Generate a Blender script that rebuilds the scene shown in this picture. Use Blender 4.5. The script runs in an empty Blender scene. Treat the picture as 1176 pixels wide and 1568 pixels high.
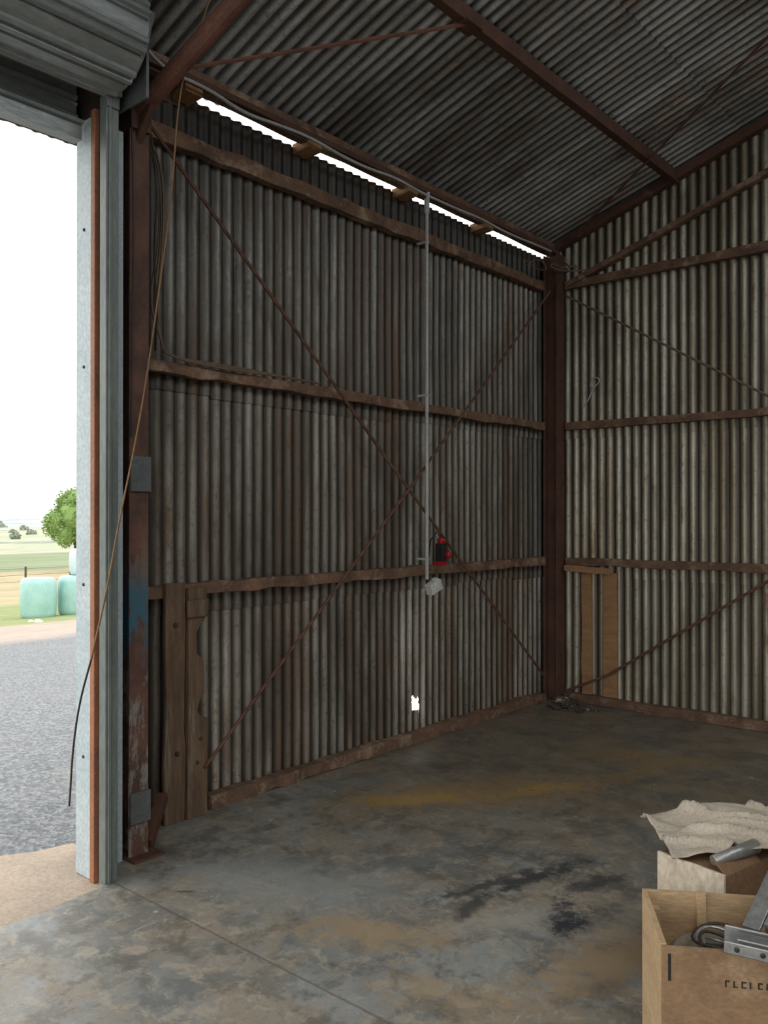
import bpy, bmesh, math, random
from mathutils import Vector, Matrix, noise
random.seed(7)
scene = bpy.context.scene
R = random.random
def U(a,b): return a+(b-a)*random.random()

# ---------------------------------------------------------------- node helpers
class NT:
    def __init__(s,name):
        s.m=bpy.data.materials.new(name); s.m.use_nodes=True
        s.t=s.m.node_tree; s.t.nodes.clear()
        s.out=s.n('ShaderNodeOutputMaterial')
        s.coord=s.n('ShaderNodeTexCoord').outputs['Object']
    def n(s,t,**k):
        x=s.t.nodes.new(t)
        for a,b in k.items(): setattr(x,a,b)
        return x
    def l(s,a,b): s.t.links.new(a,b)
    def setin(s,sock,v):
        if isinstance(v,bpy.types.NodeSocket): s.l(v,sock)
        else:
            if isinstance(v,(tuple,list)) and len(v)==3 and sock.type=='RGBA': v=(*v,1)
            sock.default_value=v
    def mapping(s,scale=(1,1,1),loc=(0,0,0),rot=(0,0,0),vec=None):
        x=s.n('ShaderNodeMapping'); s.l(vec or s.coord,x.inputs['Vector'])
        x.inputs['Scale'].default_value=scale; x.inputs['Location'].default_value=loc; x.inputs['Rotation'].default_value=rot
        return x.outputs[0]
    def noise(s,scale,detail=4,rough=.6,stretch=(1,1,1),loc=(0,0,0),dist=0):
        x=s.n('ShaderNodeTexNoise'); s.l(s.mapping(stretch,loc),x.inputs['Vector'])
        x.inputs['Scale'].default_value=scale; x.inputs['Detail'].default_value=detail
        x.inputs['Roughness'].default_value=rough; x.inputs['Distortion'].default_value=dist
        return x.outputs['Fac']
    def rng(s,v,a,b,c=0.,d=1.,smooth=False):
        x=s.n('ShaderNodeMapRange')
        if smooth: x.interpolation_type='SMOOTHSTEP'
        s.setin(x.inputs[0],v)
        for i,q in enumerate((a,b,c,d)): x.inputs[i+1].default_value=q
        return x.outputs[0]
    def math(s,op,a,b=0.,c=None,clamp=False):
        x=s.n('ShaderNodeMath',operation=op); x.use_clamp=clamp
        s.setin(x.inputs[0],a); s.setin(x.inputs[1],b)
        if c is not None: s.setin(x.inputs[2],c)
        return x.outputs[0]
    def mix(s,f,a,b,mode='MIX'):
        x=s.n('ShaderNodeMix',data_type='RGBA',blend_type=mode)
        s.setin(x.inputs['Factor'],f); s.setin(x.inputs['A'],a); s.setin(x.inputs['B'],b)
        return x.outputs['Result']
    def ramp(s,f,stops,interp='LINEAR'):
        x=s.n('ShaderNodeValToRGB'); cr=x.color_ramp; cr.interpolation=interp
        while len(cr.elements)<len(stops): cr.elements.new(.5)
        for e,(p,c) in zip(cr.elements,stops): e.position=p; e.color=(*c,1)
        s.setin(x.inputs[0],f); return x.outputs[0]
    def finish(s,col,rough=.7,metal=0.,bump=None,bs=.3,bd=.01,spec=.5):
        p=s.n('ShaderNodeBsdfPrincipled'); s.setin(p.inputs['Base Color'],col)
        s.setin(p.inputs['Roughness'],rough); s.setin(p.inputs['Metallic'],metal)
        p.inputs['Specular IOR Level'].default_value=spec
        if bump is not None:
            b=s.n('ShaderNodeBump'); b.inputs['Strength'].default_value=bs; b.inputs['Distance'].default_value=bd
            s.l(bump,b.inputs['Height']); s.l(b.outputs[0],p.inputs['Normal'])
        s.l(p.outputs[0],s.out.inputs[0]); return s.m

def simple(name,c1,c2,scale=8,rough=.7,metal=0,stretch=(1,1,1),c3=None,t3=(.62,.75),bs=.3,fine=60):
    t=NT(name); f=t.rng(t.noise(scale,6,.65,stretch),.35,.65)
    col=t.mix(f,c1,c2)
    if c3: col=t.mix(t.rng(t.noise(scale*.7,6,.7,stretch,(5,3,1)),*t3),col,c3)
    n2=t.noise(fine,3,.6,stretch)
    col=t.mix(.35,col,t.ramp(n2,[(0.3,(.2,.2,.2)),(.7,(1,1,1))]),'MULTIPLY')
    return t.finish(col,rough,metal,n2,bs,.006)

def corr_mat(name,light,mid,dark,brown,stretch,metal=.35,rough=.48,brownamt=(.50,.64),valley=(.8,.1),vamt=.8,rust2=(.24,.115,.05),bigs=(1,1,.4),bigamt=.55):
    t=NT(name)
    big=t.noise(1.5,6,.65,bigs)
    streak=t.noise(9,6,.7,stretch=stretch)
    broad=t.noise(2.6,5,.65,stretch,(4,4,0))
    fine=t.noise(55,4,.7)
    col=t.mix(t.rng(streak,.38,.62),mid,light)
    col=t.mix(t.rng(broad,.46,.60,0,.8),col,brown)
    col=t.mix(t.math('MULTIPLY',t.rng(t.noise(3.2,7,.75,tuple(max(.3,q) for q in stretch),(3,7,2)),*brownamt),.65),col,brown)
    col=t.mix(t.math('MULTIPLY',t.rng(t.noise(2.6,8,.8,tuple(max(.3,q) for q in stretch),(13,2,2)),.55,.64),.75),col,rust2)
    col=t.mix(t.rng(big,.50,.64,0,bigamt),col,dark)
    a=t.n('ShaderNodeAttribute',attribute_name='tone')
    sep=t.n('ShaderNodeSeparateColor'); t.l(a.outputs['Color'],sep.inputs[0])
    tone=sep.outputs[0]; ph=sep.outputs[1]
    cc=t.n('ShaderNodeCombineColor')
    for i in range(3): t.l(tone,cc.inputs[i])
    col=t.mix(1,col,cc.outputs[0],'MULTIPLY')
    dirt_shade=t.math('MULTIPLY',t.rng(t.math('ADD',ph,t.math('MULTIPLY',t.math('SUBTRACT',streak,.5),.7)),*valley),vamt)  # valley dirt deepened to paint ridge light and shade into the colour
    col=t.mix(dirt_shade,col,tuple(x*.6 for x in dark))
    fl=t.math('MULTIPLY',t.rng(fine,.66,.76),.3)
    col=t.mix(t.math('MULTIPLY',fl,tone),col,tuple(min(1,x*1.5) for x in light))
    col=t.mix(t.math('MULTIPLY',t.rng(t.noise(30,5,.7,(1,1,1),(2,2,2)),.54,.70),.6),col,dark)
    r=t.rng(fine,.3,.7,rough-.08,rough+.15)
    return t.finish(col,r,metal,fine,.15,.003)

# ---------------------------------------------------------------- materials
M={}
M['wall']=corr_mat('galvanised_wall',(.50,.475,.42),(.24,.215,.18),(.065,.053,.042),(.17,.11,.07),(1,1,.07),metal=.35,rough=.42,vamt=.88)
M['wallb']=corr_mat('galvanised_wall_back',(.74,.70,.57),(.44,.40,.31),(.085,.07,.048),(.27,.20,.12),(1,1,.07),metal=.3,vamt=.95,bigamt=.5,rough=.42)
M['roof']=corr_mat('galvanised_roof',(.95,.98,.98),(.66,.69,.70),(.07,.07,.07),(.34,.29,.25),(.10,1,1),metal=.45,rough=.34,brownamt=(.6,.8),valley=(.2,.9),vamt=.82,rust2=(.85,.62,.48),bigs=(.5,1.2,1),bigamt=.35)
M['rust']=simple('rusty_steel',(.16,.070,.045),(.085,.043,.032),6,.75,.1,c3=(.24,.16,.12))
M['rod']=simple('rusty_rod',(.20,.10,.065),(.12,.06,.04),6,.75,.1)
M['pinkrust']=simple('red_oxide_steel',(.27,.125,.085),(.17,.075,.05),7,.7,.1,c3=(.38,.27,.22))
M['timber']=simple('old_hardwood',(.25,.145,.09),(.115,.068,.045),7,.85,c3=(.40,.28,.19),t3=(.53,.66))
M['board']=simple('weathered_board',(.22,.135,.08),(.11,.072,.045),7,.85,stretch=(3,3,.35),c3=(.27,.22,.17),t3=(.56,.68))
M['freshwood']=simple('pale_timber',(.46,.26,.12),(.32,.17,.08),7,.8,stretch=(.5,3,3))
M['guide']=simple('grey_green_paint',(.22,.25,.235),(.165,.19,.18),5,.5,.2,stretch=(1,1,.3),c3=(.13,.10,.08),t3=(.60,.75))
M['white']=simple('pale_blue_paint',(.60,.69,.72),(.51,.61,.65),3,.45,0)
M['orange']=simple('orange_primer',(.44,.18,.09),(.31,.13,.07),5,.6)
M['dark']=simple('dark_gap_steel',(.05,.035,.03),(.07,.05,.04),6,.7)
M['drum']=simple('roller_curtain_steel',(.38,.41,.41),(.30,.325,.32),3,.4,.4,stretch=(1,.3,1),c3=(.22,.21,.19),t3=(.6,.8))
M['plate']=simple('zinc_plate',(.19,.21,.21),(.14,.15,.155),6,.5,.4)
M['conduit']=simple('grey_conduit',(.55,.56,.55),(.46,.47,.47),5,.5)
M['cable']=simple('black_cable',(.03,.025,.02),(.05,.04,.03),5,.6)
M['ycable']=simple('orange_brown_cable',(.34,.18,.075),(.24,.13,.055),5,.6)
M['bcable']=simple('brown_cable',(.16,.11,.075),(.2,.14,.09),5,.6)
M['whitep']=simple('white_plastic',(.75,.75,.72),(.66,.66,.63),4,.5)
M['redp']=simple('red_plastic',(.5,.01,.02),(.38,.01,.015),4,.4)
M['blackp']=simple('black_plastic',(.02,.02,.02),(.03,.03,.03),4,.4)
M['ply']=simple('plywood',(.60,.42,.24),(.48,.32,.18),4,.75,stretch=(.5,.5,2.5),c3=(.36,.22,.11))
M['plyf']=simple('plywood_stained',(.38,.235,.13),(.28,.17,.09),5,.8,stretch=(1,1,1.5),c3=(.5,.34,.2),t3=(.55,.7))
M['plypale']=simple('chipboard_pale',(.80,.71,.58),(.60,.50,.37),22,.85,stretch=(1,1,.6),bs=.6)
M['card']=simple('cardboard_brown',(.28,.16,.085),(.21,.12,.06),4,.85)
M['metal']=simple('worn_steel',(.46,.46,.45),(.33,.33,.33),7,.38,.6,c3=(.24,.21,.18))
M['sack']=simple('hessian_paper_sack',(.62,.54,.44),(.50,.43,.34),5,.9,fine=90)
M['debris']=simple('dry_leaves',(.12,.09,.06),(.06,.05,.035),12,.95,c3=(.4,.37,.32),t3=(.55,.6))
M['straw']=simple('dry_straw',(.22,.15,.08),(.15,.10,.06),12,.95)
M['bale']=simple('turquoise_silage_wrap',(.30,.54,.50),(.40,.64,.60),2.5,.35,c3=(.55,.74,.71))
M['balew']=simple('white_silage_wrap',(.6,.7,.73),(.5,.62,.66),2.5,.35)
M['leaf']=simple('tree_leaves',(.16,.28,.07),(.25,.38,.11),1.2,.7,c3=(.09,.17,.05))
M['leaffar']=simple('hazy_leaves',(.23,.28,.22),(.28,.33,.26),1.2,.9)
M['bark']=simple('tree_bark',(.12,.09,.07),(.08,.06,.045),4,.9)
M['apron']=simple('sandy_concrete',(.56,.45,.35),(.44,.36,.29),2.5,.9,c3=(.33,.28,.23))
M['pale']=simple('pale_ground_and_rubble',(.85,.77,.66),(.78,.7,.6),3,.9)

t=NT('column_rust_blue_paint')
g=t.n('ShaderNodeSeparateXYZ'); t.l(t.coord,g.inputs[0]); z=g.outputs[2]
base=t.mix(t.rng(t.noise(7,6,.7),.4,.62),(.08,.043,.034),(.16,.078,.055))
nz=t.noise(14,5,.7,(1,1,.4))
blue=t.math('MULTIPLY',t.rng(nz,.42,.5),t.math('MULTIPLY',t.rng(z,.85,.95),t.rng(z,1.32,1.2)))
base=t.mix(blue,base,(.05,.13,.18))
grey=t.math('MULTIPLY',t.rng(nz,.5,.6),t.rng(z,1.5,1.0))
base=t.mix(t.math('MULTIPLY',grey,t.rng(blue,1,0)),base,(.26,.23,.20))
M['column']=t.finish(base,.75,.05,nz,.4,.004)

t=NT('clear_fibreglass_sheet')
a=t.n('ShaderNodeBsdfTransparent'); a.inputs[0].default_value=(.95,.98,1,1)
b=t.n('ShaderNodeBsdfTranslucent'); b.inputs[0].default_value=(.8,.85,.85,1)
mx=t.n('ShaderNodeMixShader'); mx.inputs[0].default_value=.15
t.l(a.outputs[0],mx.inputs[1]); t.l(b.outputs[0],mx.inputs[2]); t.l(mx.outputs[0],t.out.inputs[0])
M['skylight']=t.m

# ---------------------------------------------------------------- floor material
t=NT('stained_concrete')
n1=t.noise(1.3,6,.65); n2=t.noise(5,8,.7,loc=(4,1,0)); n3=t.noise(28,6,.7); n4=t.noise(2.4,7,.7,loc=(9,2,3),dist=.4)
n5=t.noise(11,8,.75,loc=(2,8,3),dist=.6); n6=t.noise(3.3,9,.75,loc=(12,5,0),dist=.8); n7=t.noise(17,6,.8,(1,.35,1),(1,1,1),dist=1)
col=t.mix(t.rng(n1,.42,.58),(.275,.288,.28),(.19,.197,.19))
col=t.mix(t.rng(n4,.44,.56,0,.75),col,(.285,.23,.165))
col=t.mix(t.rng(n6,.50,.57,0,.7),col,(.135,.145,.14))
col=t.mix(t.rng(n5,.52,.60,0,.7),col,(.38,.335,.27))
col=t.mix(t.rng(n2,.53,.60,0,.65),col,(.11,.105,.09))
col=t.mix(t.rng(n7,.59,.65,0,.6),col,(.44,.41,.35))
g=t.n('ShaderNodeSeparateXYZ'); t.l(t.coord,g.inputs[0]); X,Y=g.outputs[0],g.outputs[1]
far=t.math('ADD',t.rng(Y,2.9,4.6),t.math('MULTIPLY',t.math('SUBTRACT',n2,.5),1.6),clamp=True)
farc=t.mix(t.rng(n6,.42,.58),(.18,.135,.085),(.10,.09,.072))
farc=t.mix(t.rng(n5,.52,.62,0,.6),farc,(.21,.175,.125))
col=t.mix(t.math('MULTIPLY',far,.85),col,farc)
col=t.mix(t.rng(n3,.50,.75,0,.5),col,(.11,.10,.085))
nn=t.noise(9,8,.75,loc=(1,8,0))
def ell(cx,cy,rx,ry,ang,soft=.6,nz=nn,na=1.9):
    m=t.n('ShaderNodeMapping'); m.vector_type='TEXTURE'; t.l(t.coord,m.inputs['Vector'])
    m.inputs['Location'].default_value=(cx,cy,0); m.inputs['Rotation'].default_value=(0,0,math.radians(ang)); m.inputs['Scale'].default_value=(rx,ry,1000)
    L=t.n('ShaderNodeVectorMath',operation='LENGTH'); t.l(m.outputs[0],L.inputs[0])
    d=t.math('ADD',L.outputs['Value'],t.math('MULTIPLY',t.math('SUBTRACT',nz,.5),na))
    return t.rng(d,1.0,1-soft)
for (cx,cy,rx,ry,a,c,amt,so,na) in [
    (.95,3.95,.85,.36,50,(.29,.19,.085),.75,.8,4),(.75,3.62,.45,.12,48,(.38,.24,.07),.9,.6,4),(1.25,4.3,.35,.1,60,(.34,.22,.07),.7,.6,4),
    (1.35,5.2,.55,.2,20,(.26,.17,.07),.7,.8,4),(1.5,4.9,.9,.12,75,(.24,.16,.07),.6,.8,4),
    (2.08,2.95,.17,.09,120,(.04,.045,.055),1,.5,4),(1.80,3.2,.36,.06,75,(.045,.05,.052),.95,.6,4),(1.68,3.0,.42,.045,75,(.055,.06,.06),.85,.7,4),
    (2.02,3.30,.2,.07,70,(.045,.05,.05),.85,.7,4),(1.75,2.75,.18,.05,100,(.05,.055,.055),.8,.7,4),(2.35,3.75,.18,.07,60,(.05,.055,.05),.9,.7,4),
    (2.4,2.6,.16,.09,80,(.05,.06,.075),.85,.8,4),(1.15,2.5,.6,.42,30,(.32,.34,.335),.6,1,2),(.85,2.35,.3,.2,30,(.37,.385,.38),.4,1,2),
    (.5,4.2,.25,.18,60,(.06,.06,.05),.7,.9,3),(1.55,2.35,.4,.14,30,(.34,.25,.15),.75,.7,4),(2.35,2.75,.45,.18,70,(.35,.25,.14),.8,.7,4),(2.0,2.2,.3,.12,10,(.34,.26,.17),.7,.8,4),(1.9,2.75,.35,.1,60,(.38,.36,.31),.65,.8,4),
    (1.3,3.0,.5,.12,55,(.13,.14,.14),.6,.8,4),(2.3,3.2,.4,.1,80,(.36,.31,.23),.6,.8,4)]:
    col=t.mix(t.math('MULTIPLY',ell(cx,cy,rx,ry,a,so,nn if cx*7%2<1 else n5,na),amt),col,c)
wob=t.math('ADD',Y,t.math('MULTIPLY',t.math('SUBTRACT',n3,.5),.014))
j=t.rng(t.math('ABSOLUTE',t.math('SUBTRACT',wob,1.985)),.008,.003)
col=t.mix(t.math('MULTIPLY',j,.55),col,(.14,.11,.085))
v=t.n('ShaderNodeTexVoronoi'); v.inputs['Scale'].default_value=3.2; t.l(t.coord,v.inputs['Vector'])
col=t.mix(t.rng(v.outputs['Distance'],.045,.02),col,(.46,.45,.42))
hgt=t.math('SUBTRACT',t.math('MULTIPLY',n3,.5),t.math('MULTIPLY',j,1.5))
M['floor']=t.finish(col,t.rng(n4,.35,.65,.38,.62),0,hgt,.25,.006,spec=.45)

# ---------------------------------------------------------------- terrain material
t=NT('farm_ground')
g=t.n('ShaderNodeSeparateXYZ'); t.l(t.coord,g.inputs[0])
s=t.math('MULTIPLY',g.outputs[0],-1)
w=t.noise(.5,5,.6); wf=t.noise(.03,4,.6,loc=(3,3,0)); mid=t.noise(1.5,6,.7)
v=t.n('ShaderNodeTexVoronoi'); v.inputs['Scale'].default_value=46; t.l(t.coord,v.inputs['Vector'])
sc=t.n('ShaderNodeSeparateColor'); t.l(v.outputs['Color'],sc.inputs[0])
grav=t.ramp(sc.outputs[0],[(0,(.14,.15,.163)),(.5,(.20,.213,.227)),(1,(.31,.32,.33))])
grav=t.mix(t.rng(t.noise(.8,4,.6,(1,1,1)),.5,.7,0,.5),grav,(.26,.255,.24))
dirt_shade=t.mix(t.rng(mid,.35,.65),(.44,.37,.31),(.36,.31,.27))
grass=t.mix(t.rng(mid,.35,.65),(.20,.26,.10),(.31,.33,.17))
tan=t.mix(t.rng(t.noise(.4,5,.7),.35,.65),(.44,.36,.23),(.34,.31,.19))
dgreen=t.mix(t.rng(t.noise(.2,5,.7,(1,.3,1)),.35,.65),(.17,.22,.13),(.26,.30,.18))
field=t.mix(t.rng(wf,.40,.6),(.33,.37,.26),(.41,.40,.31))
field=t.mix(t.rng(t.noise(.02,5,.8,loc=(7,1,0)),.54,.58),field,(.22,.26,.21))
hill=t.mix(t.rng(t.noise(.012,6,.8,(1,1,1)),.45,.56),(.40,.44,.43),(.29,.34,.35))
def step(col,nxt,at,soft,wa):
    k=t.math('ADD',s,t.math('MULTIPLY',t.math('SUBTRACT',w,.5),wa))
    return t.mix(t.rng(k,at-soft,at+soft),col,nxt)
col=step(grav,dirt_shade,12.5,.8,2)
col=step(col,grass,17.5,.4,2)
col=step(col,tan,29,1,4)
col=step(col,dgreen,56,1,3)
col=step(col,field,95,5,3)
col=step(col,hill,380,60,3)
M['ground']=t.finish(col,.95,0,v.outputs['Distance'],.5,.02,spec=.2)

# ---------------------------------------------------------------- mesh builder
class MB:
    def __init__(s): s.v=[];s.f=[];s.mi=[];s.mats=[]
    def mid(s,m):
        if m not in s.mats: s.mats.append(m)
        return s.mats.index(m)
    def add(s,vs,fs,m):
        o=len(s.v); s.v+= [tuple(x) for x in vs]; k=s.mid(m)
        for f in fs: s.f.append([o+i for i in f]); s.mi.append(k)
    def box(s,lo,hi,m,mat=None):
        x0,y0,z0=lo;x1,y1,z1=hi
        vs=[Vector(p) for p in [(x0,y0,z0),(x1,y0,z0),(x1,y1,z0),(x0,y1,z0),(x0,y0,z1),(x1,y0,z1),(x1,y1,z1),(x0,y1,z1)]]
        if mat: vs=[mat@p for p in vs]
        s.add(vs,[(0,3,2,1),(4,5,6,7),(0,1,5,4),(1,2,6,5),(2,3,7,6),(3,0,4,7)],m)
    def beam(s,p,q,w,h,m,seg=1,jit=0.,up=(0,0,1)):
        p=Vector(p);q=Vector(q);d=(q-p).normalized();up=Vector(up)
        a=d.cross(up).normalized(); b=a.cross(d).normalized()
        vs=[];fs=[]
        for i in range(seg+1):
            c=p.lerp(q,i/seg)+a*U(-jit,jit)+b*U(-jit,jit)
            ww=w/2+U(-jit,jit);hh=h/2+U(-jit,jit)
            for sx,sy in((-1,-1),(1,-1),(1,1),(-1,1)): vs.append(c+a*sx*ww+b*sy*hh)
        for i in range(seg):
            for k in range(4):
                o=i*4; fs.append((o+k,o+(k+1)%4,o+4+(k+1)%4,o+4+k))
        fs.append((3,2,1,0)); o=seg*4; fs.append((o,o+1,o+2,o+3))
        s.add(vs,fs,m)
    def tube(s,pts,r,m,n=8,cap=True,smoothpts=0):
        pts=[Vector(p) for p in pts]
        for _ in range(smoothpts):
            np=[pts[0]]
            for a,b in zip(pts,pts[1:]): np+= [a*.75+b*.25,a*.25+b*.75]
            np.append(pts[-1]); pts=np
        vs=[];fs=[]; last=None
        for i,p in enumerate(pts):
            d=(pts[min(i+1,len(pts)-1)]-pts[max(i-1,0)]).normalized()
            if last is None: a=d.orthogonal().normalized()
            else: a=(last-d*last.dot(d)).normalized()
            last=a; b=d.cross(a)
            rr=r[i] if isinstance(r,(list,tuple)) else r
            for k in range(n):
                t_=2*math.pi*k/n; vs.append(p+a*math.cos(t_)*rr+b*math.sin(t_)*rr)
        for i in range(len(pts)-1):
            for k in range(n): fs.append((i*n+k,i*n+(k+1)%n,(i+1)*n+(k+1)%n,(i+1)*n+k))
        if cap: fs.append(tuple(range(n-1,-1,-1))); o=(len(pts)-1)*n; fs.append(tuple(o+k for k in range(n)))
        s.add(vs,fs,m)
    def lathe(s,c,axis,prof,m,n=32):
        c=Vector(c); d=Vector(axis).normalized(); a=d.orthogonal().normalized(); b=d.cross(a)
        vs=[];fs=[]
        for h,r in prof:
            for k in range(n):
                t_=2*math.pi*k/n; vs.append(c+d*h+(a*math.cos(t_)+b*math.sin(t_))*r)
        for i in range(len(prof)-1):
            for k in range(n): fs.append((i*n+k,i*n+(k+1)%n,(i+1)*n+(k+1)%n,(i+1)*n+k))
        s.add(vs,fs,m)
    def obj(s,name,bevel=0,smooth=False,solid=0,loc=None):
        me=bpy.data.meshes.new(name); me.from_pydata(s.v,[],s.f)
        for m in s.mats: me.materials.append(M[m])
        me.polygons.foreach_set('material_index',s.mi)
        if smooth: me.polygons.foreach_set('use_smooth',[True]*len(me.polygons))
        me.update(); o=bpy.data.objects.new(name,me); scene.collection.objects.link(o)
        if solid:
            q=o.modifiers.new('s','SOLIDIFY'); q.thickness=solid
        if bevel:
            q=o.modifiers.new('b','BEVEL'); q.width=bevel; q.segments=2; q.limit_method='ANGLE'; q.angle_limit=math.radians(40)
        return o

# ---------------------------------------------------------------- corrugated cladding
PITCH=.076; AMP=.0095
def corrugated(name,O,Uv,Vv,Nv,u0,u1,tiers,matname,tonerange=(.8,1.15),hole=None,jag=0,tiertone=None):
    O,Uv,Vv,Nv=map(Vector,(O,Uv,Vv,Nv))
    vs=[];fs=[];tone=[]
    per=10; n=int(round((u1-u0)/PITCH*per))
    for ti,(f0,f1,off,rows) in enumerate(tiers):
        base=len(vs); sheet=-1; tn=1; so=0
        for i in range(n+1):
            u=u0+(u1-u0)*i/n
            k=int((u-u0)/(PITCH*10))
            if k!=sheet:
                sheet=k; tt=1
                if tiertone:
                    tt=tiertone[ti]; tt=tt(u) if callable(tt) else tt
                tn=U(*tonerange)*tt; so=U(-.0025,.0025); dz=U(-.012,.012)
            ph=math.sin(2*math.pi*u/PITCH)
            a=f0(u)+dz+U(-jag,jag); b=f1(u)
            for j in range(rows+1):
                v=a+(b-a)*j/rows
                wob=.004*noise.noise(Vector((u*1.7,v*1.3,ti*3)))
                vs.append(O+Uv*u+Vv*v+Nv*(ph*AMP+off+so+wob)); tone.append((tn,ph*.5+.5,0,1))
        for i in range(n):
            for j in range(rows):
                q=[base+i*(rows+1)+j,base+(i+1)*(rows+1)+j,base+(i+1)*(rows+1)+j+1,base+i*(rows+1)+j+1]
                if hole:
                    c=sum((vs[x] for x in q),Vector())/4
                    if hole(c): continue
                fs.append(q)
    me=bpy.data.meshes.new(name); me.from_pydata([tuple(v) for v in vs],[],fs)
    ca=me.color_attributes.new('tone','FLOAT_COLOR','POINT')
    flat=[x for t_ in tone for x in t_]; ca.data.foreach_set('color',flat)
    me.materials.append(M[matname]); me.polygons.foreach_set('use_smooth',[True]*len(me.polygons))
    me.update(); o=bpy.data.objects.new(name,me); scene.collection.objects.link(o); return o

EZ=3.85; SL=.33; RX=4.0; YB=6.47; YF=-3.0; XR=8.0
def roofz(x): return EZ+SL*(x if x<=RX else 2*RX-x)
C=lambda c: (lambda u: c)
def hole(c):
    dy=(c.y-4.625)/.052; dz=(c.z-.24)/.062
    return dy*dy+dz*dz+dy*dz*.8 < 1+1.1*noise.noise(Vector((c.y*30,c.z*30,0)))
corrugated('wall_left',(-.02,0,0),(0,1,0),(0,0,1),(1,0,0),2.1,YB,
    [(C(.015),C(1.18),.0,100),(C(1.04),C(2.30),.006,8),(C(2.19),C(3.50),.012,8),(C(3.44),C(3.748),.004,2)],'wall',(.82,1.12),hole=hole,
    tiertone=(1.18,.80,lambda u: .50 if u<3.4 else (.6 if u<4.6 else .85),.15))  # upper sheets brighten toward the corner: highlight and light fall-off put into tone
corrugated('wall_above_door',(-.02,0,0),(0,1,0),(0,0,1),(1,0,0),YF,2.1,[(C(3.29),C(3.9),.0,3)],'wall',tiertone=(.6,))
corrugated('wall_back',(0,YB,0),(1,0,0),(0,0,1),(0,-1,0),-.03,XR,
    [(C(.015),C(1.18),.0,6),(C(1.04),C(2.30),.006,6),(C(2.20),lambda u: max(2.4,roofz(u)-.01),.012,8)],'wallb',(.78,1.12),tiertone=(.88,.95,.88))
corrugated('wall_right_unseen',(XR,0,0),(0,1,0),(0,0,1),(-1,0,0),YF,YB,[(C(0.0),C(3.84),0,5)],'wall')  # unseen wall, closed to full height to cut off light from the right
corrugated('wall_front_added',(0,YF,0),(1,0,0),(0,0,1),(0,1,0),0,XR,[(C(3.3),lambda u: roofz(u)-.01,.0,4)],'wallb',(.8,1.15))  # unseen gable header added behind the camera to darken the upper walls
ca_=1/math.sqrt(1+SL*SL)
corrugated('ceiling',(0,0,EZ),(0,1,0),(1,0,SL),(-SL*ca_,0,ca_),YF-.1,YB+.12,[(C(-.07),C(1.62),.0,6),(C(1.50),C(4.0),.006,8)],'roof',(.7,1.15))
corrugated('ceiling_right_slope',(XR,0,EZ),(0,1,0),(-1,0,SL),(SL*ca_,0,ca_),YF-.1,YB+.12,[(C(-.2),C(1.3),.0,4),(C(3.5),C(4.0),.0,2)],'roof',(.7,1.15))
corrugated('skylight_sheet',(XR,0,EZ),(0,1,0),(-1,0,SL),(SL*ca_,0,ca_),YF-.1,YB+.12,[(C(1.25),C(3.56),.012,3)],'skylight')

b=MB(); pts=[(-.03,YB),(-.03,2.12),(.47,1.93),(.50,1.5),(.56,.4),(.5,YF),(XR,YF),(XR,YB)]
n=len(pts); vs=[(x,y,0) for x,y in pts]+[(x,y,-.16) for x,y in pts]
b.add(vs,[tuple(range(n)),tuple(range(2*n-1,n-1,-1))]+[(i,i+n,(i+1)%n+n,(i+1)%n) for i in range(n)],'floor')
b.obj('floor')
b=MB(); pts=[(.56,YF),(.60,.4),(.55,1.5),(.45,2.12),(-.12,2.12),(-.16,1.95),(-.30,1.7),(-.34,1.5),(-.46,1.2),(-.4,.8),(-.5,.2),(-.45,YF)]
n=len(pts); vs=[(x,y,-.022) for x,y in pts]+[(x,y,-.2) for x,y in pts]
b.add(vs,[tuple(range(n)),tuple(range(2*n-1,n-1,-1))]+[(i,i+n,(i+1)%n+n,(i+1)%n) for i in range(n)],'apron')
b.obj('door_apron')
b=MB(); b.box((-2.2,4.4,-.3),(-.08,7,-.03),'pale'); b.obj('added_pale_ground')  # pale slab added outside so the ground through the wall hole looks bright

# ---------------------------------------------------------------- frame
b=MB()
for z,h in((1.17,.065),(2.30,.062),(3.48,.08)):
    b.beam((.032,2.14,z),(.032,YB-.19,z),.06,h,'timber',34,.005)
b.beam((.035,2.80,.035),(.035,YB-.19,.035),.08,.07,'timber',30,.007)
b.beam((.012,2.14,.03),(.012,2.80,.03),.03,.06,'timber',4,.002)
b.obj('girt_timber',.004)
b=MB()
for z,h in((1.17,.06),(2.30,.06),(3.49,.07)):
    b.beam((.18,YB-.045,z),(XR-.1,YB-.045,z),.05,h,'timber',36,.004)
b.beam((.18,YB-.05,.035),(XR-.1,YB-.05,.035),.075,.07,'timber',30,.005)
b.beam((.05,YB-.06,roofz(.05)-.06),(RX,YB-.06,roofz(RX)-.06),.07,.07,'rust',10,.002)
b.beam((.2,YB-.06,roofz(.2)-.43),(RX,YB-.06,roofz(RX)-.43),.07,.045,'timber',10,.002)
b.obj('girt_timber',.004)
b=MB(); b.beam((.07,YF,3.80),(.07,YB-.02,3.80),.06,.10,'timber',40,.004)
b.beam((.12,YF,3.775),(.12,YB-.06,3.775),.03,.035,'rust',20,.002)
for y in (2.66,3.53,4.45,5.37): b.beam((-.03,y,3.735),(.11,y,3.745),.11,.06,'freshwood',1)
b.box((-.045,YF,3.68),(-.005,2.66,3.86),'rust')
b.obj('eave_beam',.004)
b=MB()
for x in (1.12,2.3,3.5):
    b.beam((x,YF,roofz(x)-.06),(x,YB-.03,roofz(x)-.06),.055,.085,'rust',24,.002)
b.box((1.07,3.58,4.105),(1.17,3.72,4.115),'rust')
b.obj('roof_purlin',.003)

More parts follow.
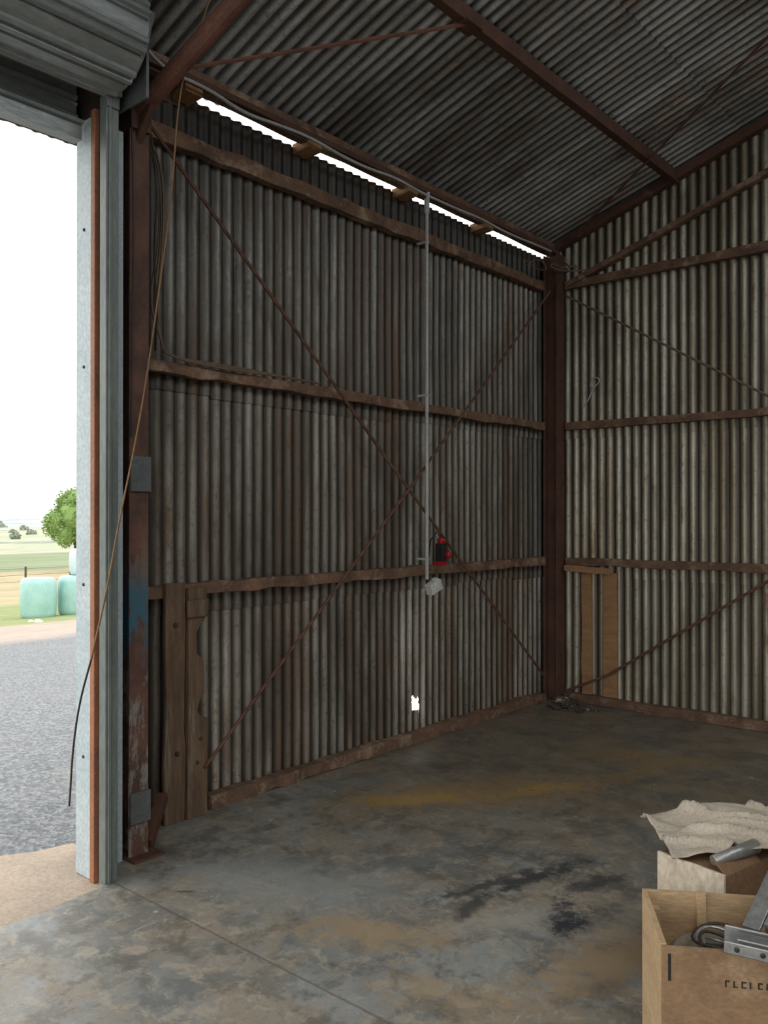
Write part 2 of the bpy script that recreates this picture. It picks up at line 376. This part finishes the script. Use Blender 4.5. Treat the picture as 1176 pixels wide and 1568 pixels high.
def ibeam(b,c0,c1,w,d,tf,m,ax=(1,0,0)):
    c0=Vector(c0);c1=Vector(c1);ax=Vector(ax);dr=(c1-c0).normalized();ax=(ax-dr*ax.dot(dr)).normalized()
    b.beam(c0-ax*(d/2-tf/2),c1-ax*(d/2-tf/2),w,tf,m,up=ax)
    b.beam(c0+ax*(d/2-tf/2),c1+ax*(d/2-tf/2),w,tf,m,up=ax)
    b.beam(c0,c1,tf,d-2*tf,m,up=ax)
b=MB(); ibeam(b,(.24,2.20,0),(.24,2.20,3.44),.10,.16,.010,'column')
b.box((.322,2.15,1.66),(.334,2.255,1.82),'plate'); b.box((.322,2.15,.16),(.334,2.255,.30),'plate')
b.box((.10,2.14,0),(.38,2.30,.012),'rust')
b.beam((.28,2.27,.03),(.10,2.48,.16),.05,.05,'rust')
b.obj('door_column',.002)
b=MB(); ibeam(b,(.10,YB-.11,0),(.10,YB-.11,3.74),.13,.13,.012,'rust')
b.box((.0,YB-.18,0),(.175,YB-.03,.012),'rust'); b.obj('corner_post',.002)
b=MB(); b.tube([(.22,2.2,3.36),(1.0,2.2,3.625),(2.6,2.2,4.17),(RX,2.2,4.66)],.042,'pinkrust',14)
b.tube([(.30,2.2,3.25),(.42,2.2,3.40)],.022,'rust',8)
b.box((.12,2.15,3.30),(.34,2.25,3.44),'rust')
b.obj('rafter',.002)

b=MB()
b.tube([(.11,2.33,3.52),(.11,4.2,1.90),(.10,6.2,.22)],.0095,'rod',6)
b.tube([(.13,6.25,3.42),(.12,4.5,1.82),(.11,2.73,.25)],.0095,'rod',6)
b.obj('wall_brace_rod')
b=MB()
b.tube([(.21,YB-.11,3.39),(1.82,YB-.11,2.40),(4.0,YB-.11,1.05)],.010,'bcable',6)
b.tube([(.21,YB-.11,.09),(.59,YB-.11,.27),(1.82,YB-.11,1.09),(4.0,YB-.11,2.5)],.011,'rod',6)
b.obj('wall_brace_rod')
b=MB()
b.tube([(.36,2.3,3.60),(1.13,3.64,4.12)],.011,'pinkrust',6)
b.tube([(.2,YB-.12,3.80),(2.1,5.39,4.44),(3.2,4.8,4.80)],.010,'rod',6)
b.obj('roof_brace_rod')

# ---------------------------------------------------------------- door jamb + guide + roller
b=MB()
b.box((.412,1.945,0),(.462,2.005,3.28),'guide'); b.box((.462,1.955,0),(.47,1.97,3.28),'guide')
for z0,z1,x0,x1 in((3.28,3.33,.41,.47),(3.33,3.38,.415,.49),(3.38,3.43,.43,.52)): b.box((x0,1.945,z0),(x1,2.005,z1),'guide')
b.box((.372,1.965,-.02),(.412,2.03,3.3),'dark')
b.box((.338,1.945,-.02),(.372,2.03,3.3),'orange')
b.box((.205,1.955,-.02),(.338,2.0,3.28),'white')
b.box((.205,2.0,-.02),(.30,2.13,3.28),'white')
b.box((-.03,2.125,-.02),(.22,2.14,3.3),'guide')
for z in (.5,1.25,2.2,2.8): b.lathe((.27,1.955,z),(0,-1,0),[(0,.008),(.004,.008),(.006,.001)],'dark',8)
b.obj('door_jamb',.003)

b=MB(); cx,cz,r0=.50,3.56,.225
prof=[];N=200
for i in range(N):
    a=2*math.pi*i/N; k=(i%20)/20
    rr=r0+(.014 if .08<k<.22 or .32<k<.46 else 0)-(.012 if k>.9 else 0)
    prof.append((cx+rr*math.cos(a),cz+rr*math.sin(a)))
y0,y1=YF+.6,1.98
vs=[(x,y0,z) for x,z in prof]+[(x,y1,z) for x,z in prof]
b.add(vs,[(i,(i+1)%N,(i+1)%N+N,i+N) for i in range(N)],'drum')
for rr in (.225,.20,.175,.15,.125):
    b.lathe((cx,y1,cz),(0,1,0),[(-.01,rr-.012),(.01 ,rr-.006),(-.01,rr)],'drum',40)
b.lathe((cx,y1-.02,cz),(0,1,0),[(0,.21),(0,.06),(.03,.06),(.03,.0)],'dark',32)
vs=[];rows=[]
for i in range(41):
    z=3.56-.33*i/40; k=(i%10)/10
    rows.append((.265+(.014 if .2<k<.5 or .6<k<.8 else 0),z))
vs=[(x,y0,z) for x,z in rows]+[(x,1.92,z) for x,z in rows]; n=len(rows)
b.add(vs,[(i,i+1,n+i+1,n+i) for i in range(n-1)],'drum')
b.box((.25,y0,3.17),(.31,1.92,3.24),'drum'); b.box((.24,y0,3.235),(.33,1.92,3.25),'guide')
b.obj('roller_door',0)
b=MB(); b.box((.22,2.035,3.30),(.62,2.05,3.68),'plate'); b.box((.20,2.035,3.30),(.24,2.12,3.7),'plate')
b.beam((.60,2.06,3.68),(.46,2.06,3.34),.04,.04,'guide'); b.box((.02,1.99,3.29),(.40,2.03,3.72),'dark')
for p in((.3,3.6),(.3,3.4),(.55,3.62)): b.lathe((p[0],2.035,p[1]),(0,-1,0),[(0,.014),(.01,.014),(.012,.0)],'dark',6)
b.obj('roller_bracket',.003)
b=MB(); b.box((.0,YF,3.28),(.18,2.12,3.33),'dark'); b.obj('door_lintel',.003)

# timber packer by the column
b=MB()
def slab(poly,x0,x1,m):
    n=len(poly); vs=[(x0,y,z) for y,z in poly]+[(x1,y,z) for y,z in poly]
    b.add(vs,[tuple(range(n)),tuple(range(2*n-1,n-1,-1))]+[(i,i+n,(i+1)%n+n,(i+1)%n) for i in range(n)],m)
slab([(2.50,0.0),(2.62,0.0),(2.625,.35),(2.615,.5),(2.62,.8),(2.625,1.02),(2.62,1.21),(2.505,1.21),(2.50,.9),(2.51,.6),(2.495,.3)],.066,.09,'board')
slab([(2.63,.0),(2.755,.0),(2.755,.50),(2.71,.52),(2.69,.55),(2.71,.60),(2.735,.63),(2.73,.80),(2.69,.84),(2.685,.95),(2.74,1.02),(2.75,1.18),(2.635,1.18),(2.635,.6)],.070,.10,'board')
b.box((.10,2.62,1.03),(.115,2.75,1.12),'board')
for p in((2.56,1.0),(2.57,.35),(2.69,.28),(2.68,1.08),(2.71,.40)): b.lathe((.100,p[0],p[1]),(1,0,0),[(-.012,.012),(.004,.012),(.005,0)],'dark',8)
b.obj('timber_packer',.004)
b=MB()
b.beam((.20,YB-.10,1.115),(.60,YB-.10,1.10),.05,.05,'freshwood',6,.002)
b.beam((.57,YB-.032,.075),(.57,YB-.032,1.085),.12,.02,'freshwood',8,.003,up=(0,1,0))
b.beam((.36,YB-.03,.075),(.36,YB-.03,1.085),.09,.015,'freshwood',8,.003,up=(0,1,0))
b.obj('timber_offcut',.003)

# ---------------------------------------------------------------- services
b=MB()
b.tube([(.15,4.55,1.12),(.15,4.55,2.4),(.15,4.55,3.66),(.17,4.54,3.74)],.012,'conduit',10)
b.tube([(.15,4.55,3.6),(.15,4.55,3.70)],.018,'conduit',10)
for z in (1.25,2.36,3.40): b.box((.07,4.54,z),(.162,4.56,z+.015),'conduit')
b.obj('hanging_conduit')
b=MB()
pts=[(.35,2.14,3.72)]
for i in range(16):
    y=2.45+i*.25; pts.append((.155+.01*(i%2),y,3.735+.018*math.sin(i*1.9)-.01*(i%3)))
b.tube(pts,.009,'conduit',8,smoothpts=2); b.obj('eave_cable',smooth=True)
b=MB(); mt=Matrix.Translation((.17,4.60,1.07))@Matrix.Rotation(.35,4,'X')
b.box((-.03,-.06,-.04),(.03,.06,.035),'whitep',mt); b.box((-.02,.01,.035),(.02,.045,.05),'whitep',mt)
b.lathe(mt@Vector((.03,0,0)),(1,0,0),[(0,.028),(.006,.028),(.006,0)],'whitep',16)
b.obj('power_socket_box',.006)
b=MB()
b.box((.13,4.67,1.23),(.19,4.72,1.36),'blackp'); b.lathe((.16,4.70,1.36),(0,0,1),[(0,.028),(.02,.032),(.035,.025),(.035,0)],'redp',16)
b.lathe((.19,4.72,1.28),(1,0.2,0),[(0,.022),(.02,.025),(.03,.015),(.03,0)],'redp',16)
b.box((.12,4.66,1.21),(.19,4.73,1.235),'redp'); b.tube([(.16,4.69,1.4),(.15,4.66,1.44),(.11,4.64,1.38),(.09,4.64,1.25)],.006,'blackp',6)
b.obj('red_power_plug',.008)
b=MB()
yc=[(.80,2.30,3.95),(.646,2.27,3.63),(.55,2.25,3.45),(.522,2.23,2.96),(.528,2.168,2.575),(.528,2.10,2.14),(.529,2.037,1.827),(.569,1.94,1.52),(.58,1.883,1.26),(.529,1.84,.966)]
b.tube(yc,.0042,'ycable',6,smoothpts=2)
b.tube([(.529,1.84,.966),(.47,1.82,.78),(.426,1.817,.58),(.42,1.81,.406),(.43,1.80,.36)],.0042,'cable',6,smoothpts=2)
b.obj('yellow_cord',smooth=True)
b=MB()
for k in range(3):
    dx=.012*k
    b.tube([(.2,2.3,3.4),(.13+dx,2.42+dx,3.25),(.12+dx,2.45,2.9),(.12,2.38+dx*2,2.6),(.11,2.46,2.42),(.09,2.5,2.345),(.085,2.9,2.355-dx),(.085,3.3,2.345),(.08,3.6,2.34)],.006,'bcable',6,smoothpts=2)
b.tube([(.36,2.13,3.4),(.35,2.15,2.9),(.355,2.14,2.4),(.36,2.13,1.9)],.004,'cable',6,smoothpts=2)
b.tube([(.30,2.26,3.4),(.26,2.34,3.1),(.24,2.33,2.8),(.22,2.36,2.5),(.12,2.42,2.36)],.005,'cable',6,smoothpts=2)
b.obj('loose_wires',smooth=True)
b=MB()
b.tube([(.2,6.2,3.6),(.25,6.28,3.6),(.3,6.3,3.55),(.35,6.33,3.62),(.25,6.25,3.58),(.2,6.15,3.62),(.22,6.1,3.56),(.3,6.25,3.55),(.42,6.33,3.56)],.006,'bcable',6,smoothpts=2)
b.tube([(.19,6.2,3.55),(.24,6.25,3.66),(.32,6.3,3.56),(.2,6.2,3.54),(.16,6.0,3.56)],.005,'cable',6,smoothpts=2)
b.tube([(.12,5.9,3.56),(.16,6.0,3.64),(.2,6.1,3.56),(.14,6.05,3.54),(.12,5.85,3.60)],.005,'bcable',6,smoothpts=2)
b.obj('wire_tangle',smooth=True)
b=MB()
b.tube([(.40,YB-.045,2.62),(.44,YB-.05,2.70),(.50,YB-.05,2.66),(.43,YB-.05,2.6),(.38,YB-.045,2.5),(.33,YB-.045,2.45)],.006,'conduit',6,smoothpts=2)
b.obj('wall_hook_cable',smooth=True)

# debris
b=MB()
for i in range(200):
    x=.20+abs(random.gauss(0,.13)); y=YB-.20-abs(random.gauss(0,.09)); s_=U(.012,.035); z=max(.004,.07*math.exp(-((x-.25)**2+(y-YB+.25)**2)/.02)*R())
    mt=Matrix.Translation((x,y,z+.004))@Matrix.Rotation(U(0,6),4,'Z')@Matrix.Rotation(U(-.5,.5),4,'X')
    b.box((-s_,-s_*.5,-.003),(s_,s_*.5,.004),'debris',mt)
b.obj('leaf_litter')
b=MB()
for i in range(110):
    x=U(.4,3.2); y=U(3.8,6.2); a=U(0,3.14); l=U(.02,.08)
    b.tube([(x,y,.002),(x+math.cos(a)*l,y+math.sin(a)*l,.002)],.0014,'straw',4)
b.tube([(.75,2.1,.004),(.86,2.2,.004)],.002,'debris',4)
b.obj('straw_scraps')

# ---------------------------------------------------------------- crates
MT=Matrix.Translation((2.79,2.137,0))@Matrix.Rotation(math.radians(32.1),4,'Z')
b=MB(); W,D,H,T=.52,.34,.44,.014
b.box((0,0,0),(W,T,H-.005),'plyf',MT); b.box((0,D-T,0),(W,D,H),'ply',MT)
b.box((-.001,T,0),(T,D-T,H-.002),'ply',MT); b.box((W-T,T,0),(W,D-T,H),'ply',MT); b.box((T,T,.0),(W-T,D-T,.26),'card',MT)
for x in (T,W-T-.03):
    b.box((x,T,.26),(x+.03,T+.03,H-.04),'ply',MT); b.box((x,D-T-.03,.26),(x+.03,D-T,H-.04),'ply',MT)
b.box((.15,D-T-.02,.26),(.175,D-T,H+.01),'ply',MT)
b.box((.015,-.002,.35),(.022,0,.42),'blackp',MT)
lx=.155
for k in range(6):
    b.box((lx,-.0015,.345),(lx+.004,0,.362),'blackp',MT)
    if k%2==0: b.box((lx,-.0015,.358),(lx+.012,0,.362),'blackp',MT)
    if k%3: b.box((lx,-.0015,.345),(lx+.012,0,.348),'blackp',MT)
    lx+=.02
b.obj('wooden_crate',.002)
b=MB()
c=MT@Vector((.17,.19,.32)); ax=Vector((.05,-.08,1))
b.lathe(c,ax,[(0,.02),(0,.105),(.006,.115),(.014,.105),(.014,.02),(0,.02)],'metal',40)
for k in range(5):
    pts=[];rr=.05+.010*k
    for i in range(25):
        a=2*math.pi*i/24; pts.append(c+Vector((math.cos(a)*rr+.03,math.sin(a)*rr*.8+.01,.03+.007*k+.01*math.sin(a*2+k))))
    b.tube(pts,.004,'metal' if k%2 else 'cable',6)
b.obj('wire_coil',smooth=False)
b=MB()
mt=MT@Matrix.Translation((.15,-.01,.445))@Matrix.Rotation(math.radians(-14),4,'Z')@Matrix.Rotation(math.radians(3),4,'Y')
b.box((0,-.02,0),(.34,.06,.006),'metal',mt); b.box((0,-.02,0),(.34,-.014,.032),'metal',mt); b.box((0,.054,0),(.34,.06,.04),'metal',mt)
for x in (.03,.09,.15,.21,.27): b.lathe(mt@Vector((x,-.0205,.016)),mt.to_3x3()@Vector((0,-1,0)),[(0,.007),(.003,.007),(.003,0)],'blackp',10)
b.box((.03,.0,.006),(.12,.045,.035),'metal',mt)
b.lathe(mt@Vector((.20,.02,.006)),mt.to_3x3()@Vector((0,0,1)),[(0,.035),(.04,.035),(.05,.025),(.05,0)],'metal',20)
b.obj('steel_bracket_tool',.003)
b=MB(); b.beam(MT@Vector((.24,.08,.46)),MT@Vector((.40,.30,.60)),.045,.012,'metal'); b.beam(MT@Vector((.28,.08,.46)),MT@Vector((.44,.30,.58)),.012,.04,'metal')
b.obj('steel_bar',.002)

MT2=Matrix.Translation((2.771,2.673,0))@Matrix.Rotation(math.radians(77.5),4,'Z')
b=MB(); W,D,H,T=.46,.24,.44,.012
b.box((0,0,0),(W,T,H),'card',MT2); b.box((0,D-T,0),(W,D,H),'card',MT2)
b.box((-.001,T,0),(T,D-T,H),'plypale',MT2); b.box((W-T,T,0),(W,D-T,H),'card',MT2); b.box((T,T,0),(W-T,D-T,.02),'card',MT2)
b.box((-.012,0,0),(-.001,D,H+.005),'plypale',MT2)
b.box((T,T,H-.01),(W-T,D-T,H),'card',MT2)
fl=MT2@Matrix.Translation((0,.0,H))@Matrix.Rotation(math.radians(-50),4,'X')
b.box((0,0,-.0),(.2,.004,.07),'card',fl)
b.obj('cardboard_box',.002)
b=MB(); b.tube([MT2@Vector((.01,.05,.470)),MT2@Vector((.10,.03,.478)),MT2@Vector((.2,.02,.48))],[.016,.02,.024],'metal',12); b.obj('steel_pipe_offcut',smooth=True)
nx,ny=80,60; vs=[];fs=[]
ang=math.radians(38); cxs,cys=2.82,3.08; sx,sy=.84,.40
inv=MT2.inverted()
for j in range(ny+1):
    for i in range(nx+1):
        u=(i/nx-.5);v=(j/ny-.5)
        uu=u*sx+.02*noise.noise(Vector((v*3,1,0))); vv=v*sy+.10*noise.noise(Vector((u*2.2,2,0)))+.012*noise.noise(Vector((u*14,9,0)))
        x=cxs+uu*math.cos(ang)-vv*math.sin(ang); y=cys+uu*math.sin(ang)+vv*math.cos(ang)
        k=abs(noise.noise(Vector((u*3.5+v*2.2,v*2.0,4))))
        q=noise.noise(Vector((u*3,v*2.2,1)))*.03+max(0,.12-k)*.22+noise.noise(Vector((u*9,v*8,3)))*.010+noise.noise(Vector((u*26,v*22,3)))*.003
        z=.478+q+.02*math.exp(-((u+.1)/.2)**2)
        z-=max(0,u-.20)**1.4*.5*(1-v); z-=max(0,-.25-u)*.10
        p=inv@Vector((x,y,0))
        if -.04<p.x<.48 and -.02<p.y<.26: z=max(z,.462)
        vs.append((x,y,z))
for j in range(ny):
    for i in range(nx):
        a=j*(nx+1)+i; fs.append((a,a+1,a+nx+2,a+nx+1))
b=MB(); b.add(vs,fs,'sack'); b.obj('paper_sack',smooth=True,solid=.003)

# ---------------------------------------------------------------- exterior
prof=[(-40,-.08),(0,-.08),(1,-.10),(25,-1.75),(41,-2.4),(56,-2.4),(80,-2.6),(200,-5.5),(330,-5.5),(600,-3.2),(900,-3),(1300,-6)]
def tz(s):
    for (a,za),(c,zc) in zip(prof,prof[1:]):
        if s<=c: return za+(zc-za)*(s-a)/(c-a)
    return prof[-1][1]
ss=[-40,-8.5,0,.5,1,2,4,7,10,14,18,22,25,30,36,41,50,60,70,80]+[80+ i*20 for i in range(1,30)]+[700,760,820,900,1000,1300]
ys=[-400,-200,-100,-60,-30,-12,-4,0,3,6,9,12,16,20,25,30,40,50]+[50+i*15 for i in range(1,40)]+[700,800,1000]
vs=[];fs=[]
for s_ in ss:
    for y in ys:
        z=tz(s_)
        if s_>100: z+=noise.noise(Vector((s_*.006,y*.008,1)))*min(4,(s_-100)*.02)+ noise.noise(Vector((s_*.02,y*.03,5)))*min(1.2,(s_-100)*.004)
        vs.append((-s_,y,z))
ny=len(ys)
for i in range(len(ss)-1):
    for j in range(ny-1):
        a=i*ny+j; fs.append((a,a+1,a+ny+1,a+ny))
b=MB(); b.add(vs,fs,'ground'); b.obj('ground')

def bale(name,x,y,z,r,h,m):
    b=MB(); prof=[(0,.01),(0,r*.82),(.06,r*.95),(.16,r),(h*.5,r*1.03),(h-.16,r),(h-.06,r*.94),(h,r*.8),(h+.01,.01)]
    b.lathe((x,y,z),(0,0,1),prof,m,28); o=b.obj(name,smooth=True); return o
bale('silage_bale',-20.3,12.3,tz(20.3)-.02,.50,1.18,'bale')
bale('silage_bale',-20.2,13.42,tz(20.2)-.02,.50,1.18,'bale')
bale('silage_bale',-20.3,13.75,tz(20.3)+1.175,.42,.80,'balew')
bale('silage_bale',-21.6,14.6,tz(21.6)-.02,.50,1.18,'bale')
b=MB()
for i in range(24):
    y=4+i*2.6; x=-41; z=tz(41)
    b.tube([(x,y,z-.1),(x,y,z+1.2)],.06,'bark',6)
for h in (.4,.75,1.1): b.tube([(-41,4,tz(41)+h),(-41,64,tz(41)+h)],.012,'bark',4)
b.obj('farm_fence')
b=MB()
for i in range(60):
    x=-U(17,30); y=U(7,11.5); s_=U(.05,.13)
    b.lathe((x,y,tz(-x)-.02),(U(-.3,.3),U(-.3,.3),1),[(0,.01),(0,s_),(s_*.6,s_*.8),(s_*.8,.01)],'pale',6)
b.obj('rubble')
def tree(name,x,y,z0,zc,r,nleaf,ls,lm='leaf'):
    b=MB(); b.tube([(x,y,z0-.2),(x+.1,y,z0+(zc-z0)*.5),(x,y+.1,zc)],[r*.12,r*.09,r*.05],'bark',8)
    blobs=[(Vector((x,y,zc)),r*.75)]
    for i in range(20):
        d=Vector((random.gauss(0,1),random.gauss(0,1),random.gauss(0,.9))).normalized()
        blobs.append((Vector((x,y,zc))+d*r*.58,r*U(.30,.45)))
    for c,rr in blobs:
        b.lathe(c,(0,0,1),[(-rr*.85,.02),(-rr*.6,rr*.55),(-.0,rr*.8),(rr*.6,rr*.55),(rr*.85,.02)],lm,10)
    for i in range(nleaf):
        c,rr=random.choice(blobs); d=Vector((random.gauss(0,1),random.gauss(0,1),random.gauss(0,1))).normalized()
        p=c+d*rr*U(.8,1.05); a=Vector((random.gauss(0,1),random.gauss(0,1),random.gauss(0,1))).normalized(); e=a.orthogonal().normalized(); l=ls*U(.6,1.3)
        b.add([p-a*l,p+e*l*.5,p+a*l,p-e*l*.5],[(0,1,2,3)],lm)
    return b.obj(name)
tree('roundtop_tree',-53.0,31.9,tz(53)-.4,1.30,2.35,8000,.11)
for (s_,y,r) in((240,118,1.6),(270,138,1.8),(300,146,1.5),(330,165,2.2),(420,190,2.6),(430,235,3),(380,180,2),(460,215,2.4)):
    tree('distant_tree',-s_,y,tz(s_)-1,tz(s_)+r*.6,r,300,.4,'leaffar')

# ---------------------------------------------------------------- light
w=bpy.data.worlds.new('overcast_sky'); scene.world=w; w.use_nodes=True
nt=w.node_tree; bg=nt.nodes['Background']
tc=nt.nodes.new('ShaderNodeTexCoord'); sp=nt.nodes.new('ShaderNodeSeparateXYZ'); nt.links.new(tc.outputs['Generated'],sp.inputs[0])
cr=nt.nodes.new('ShaderNodeValToRGB'); cr.color_ramp.elements[0].color=(.95,.96,.96,1); cr.color_ramp.elements[1].color=(1,.985,.95,1); cr.color_ramp.elements[1].position=.5
nt.links.new(sp.outputs[2],cr.inputs[0]); nt.links.new(cr.outputs[0],bg.inputs[0]); bg.inputs[1].default_value=2.5

# ---------------------------------------------------------------- camera
cam=bpy.data.cameras.new('camera'); co=bpy.data.objects.new('camera',cam); scene.collection.objects.link(co)
co.location=(3.68,0,1.55); co.rotation_euler=(math.radians(90.26),0,math.radians(40.7))
cam.sensor_fit='VERTICAL'; cam.sensor_height=36; cam.lens=1300/1568*36; cam.clip_end=3000; cam.clip_start=.05
scene.camera=co
scene.view_settings.view_transform='Standard'
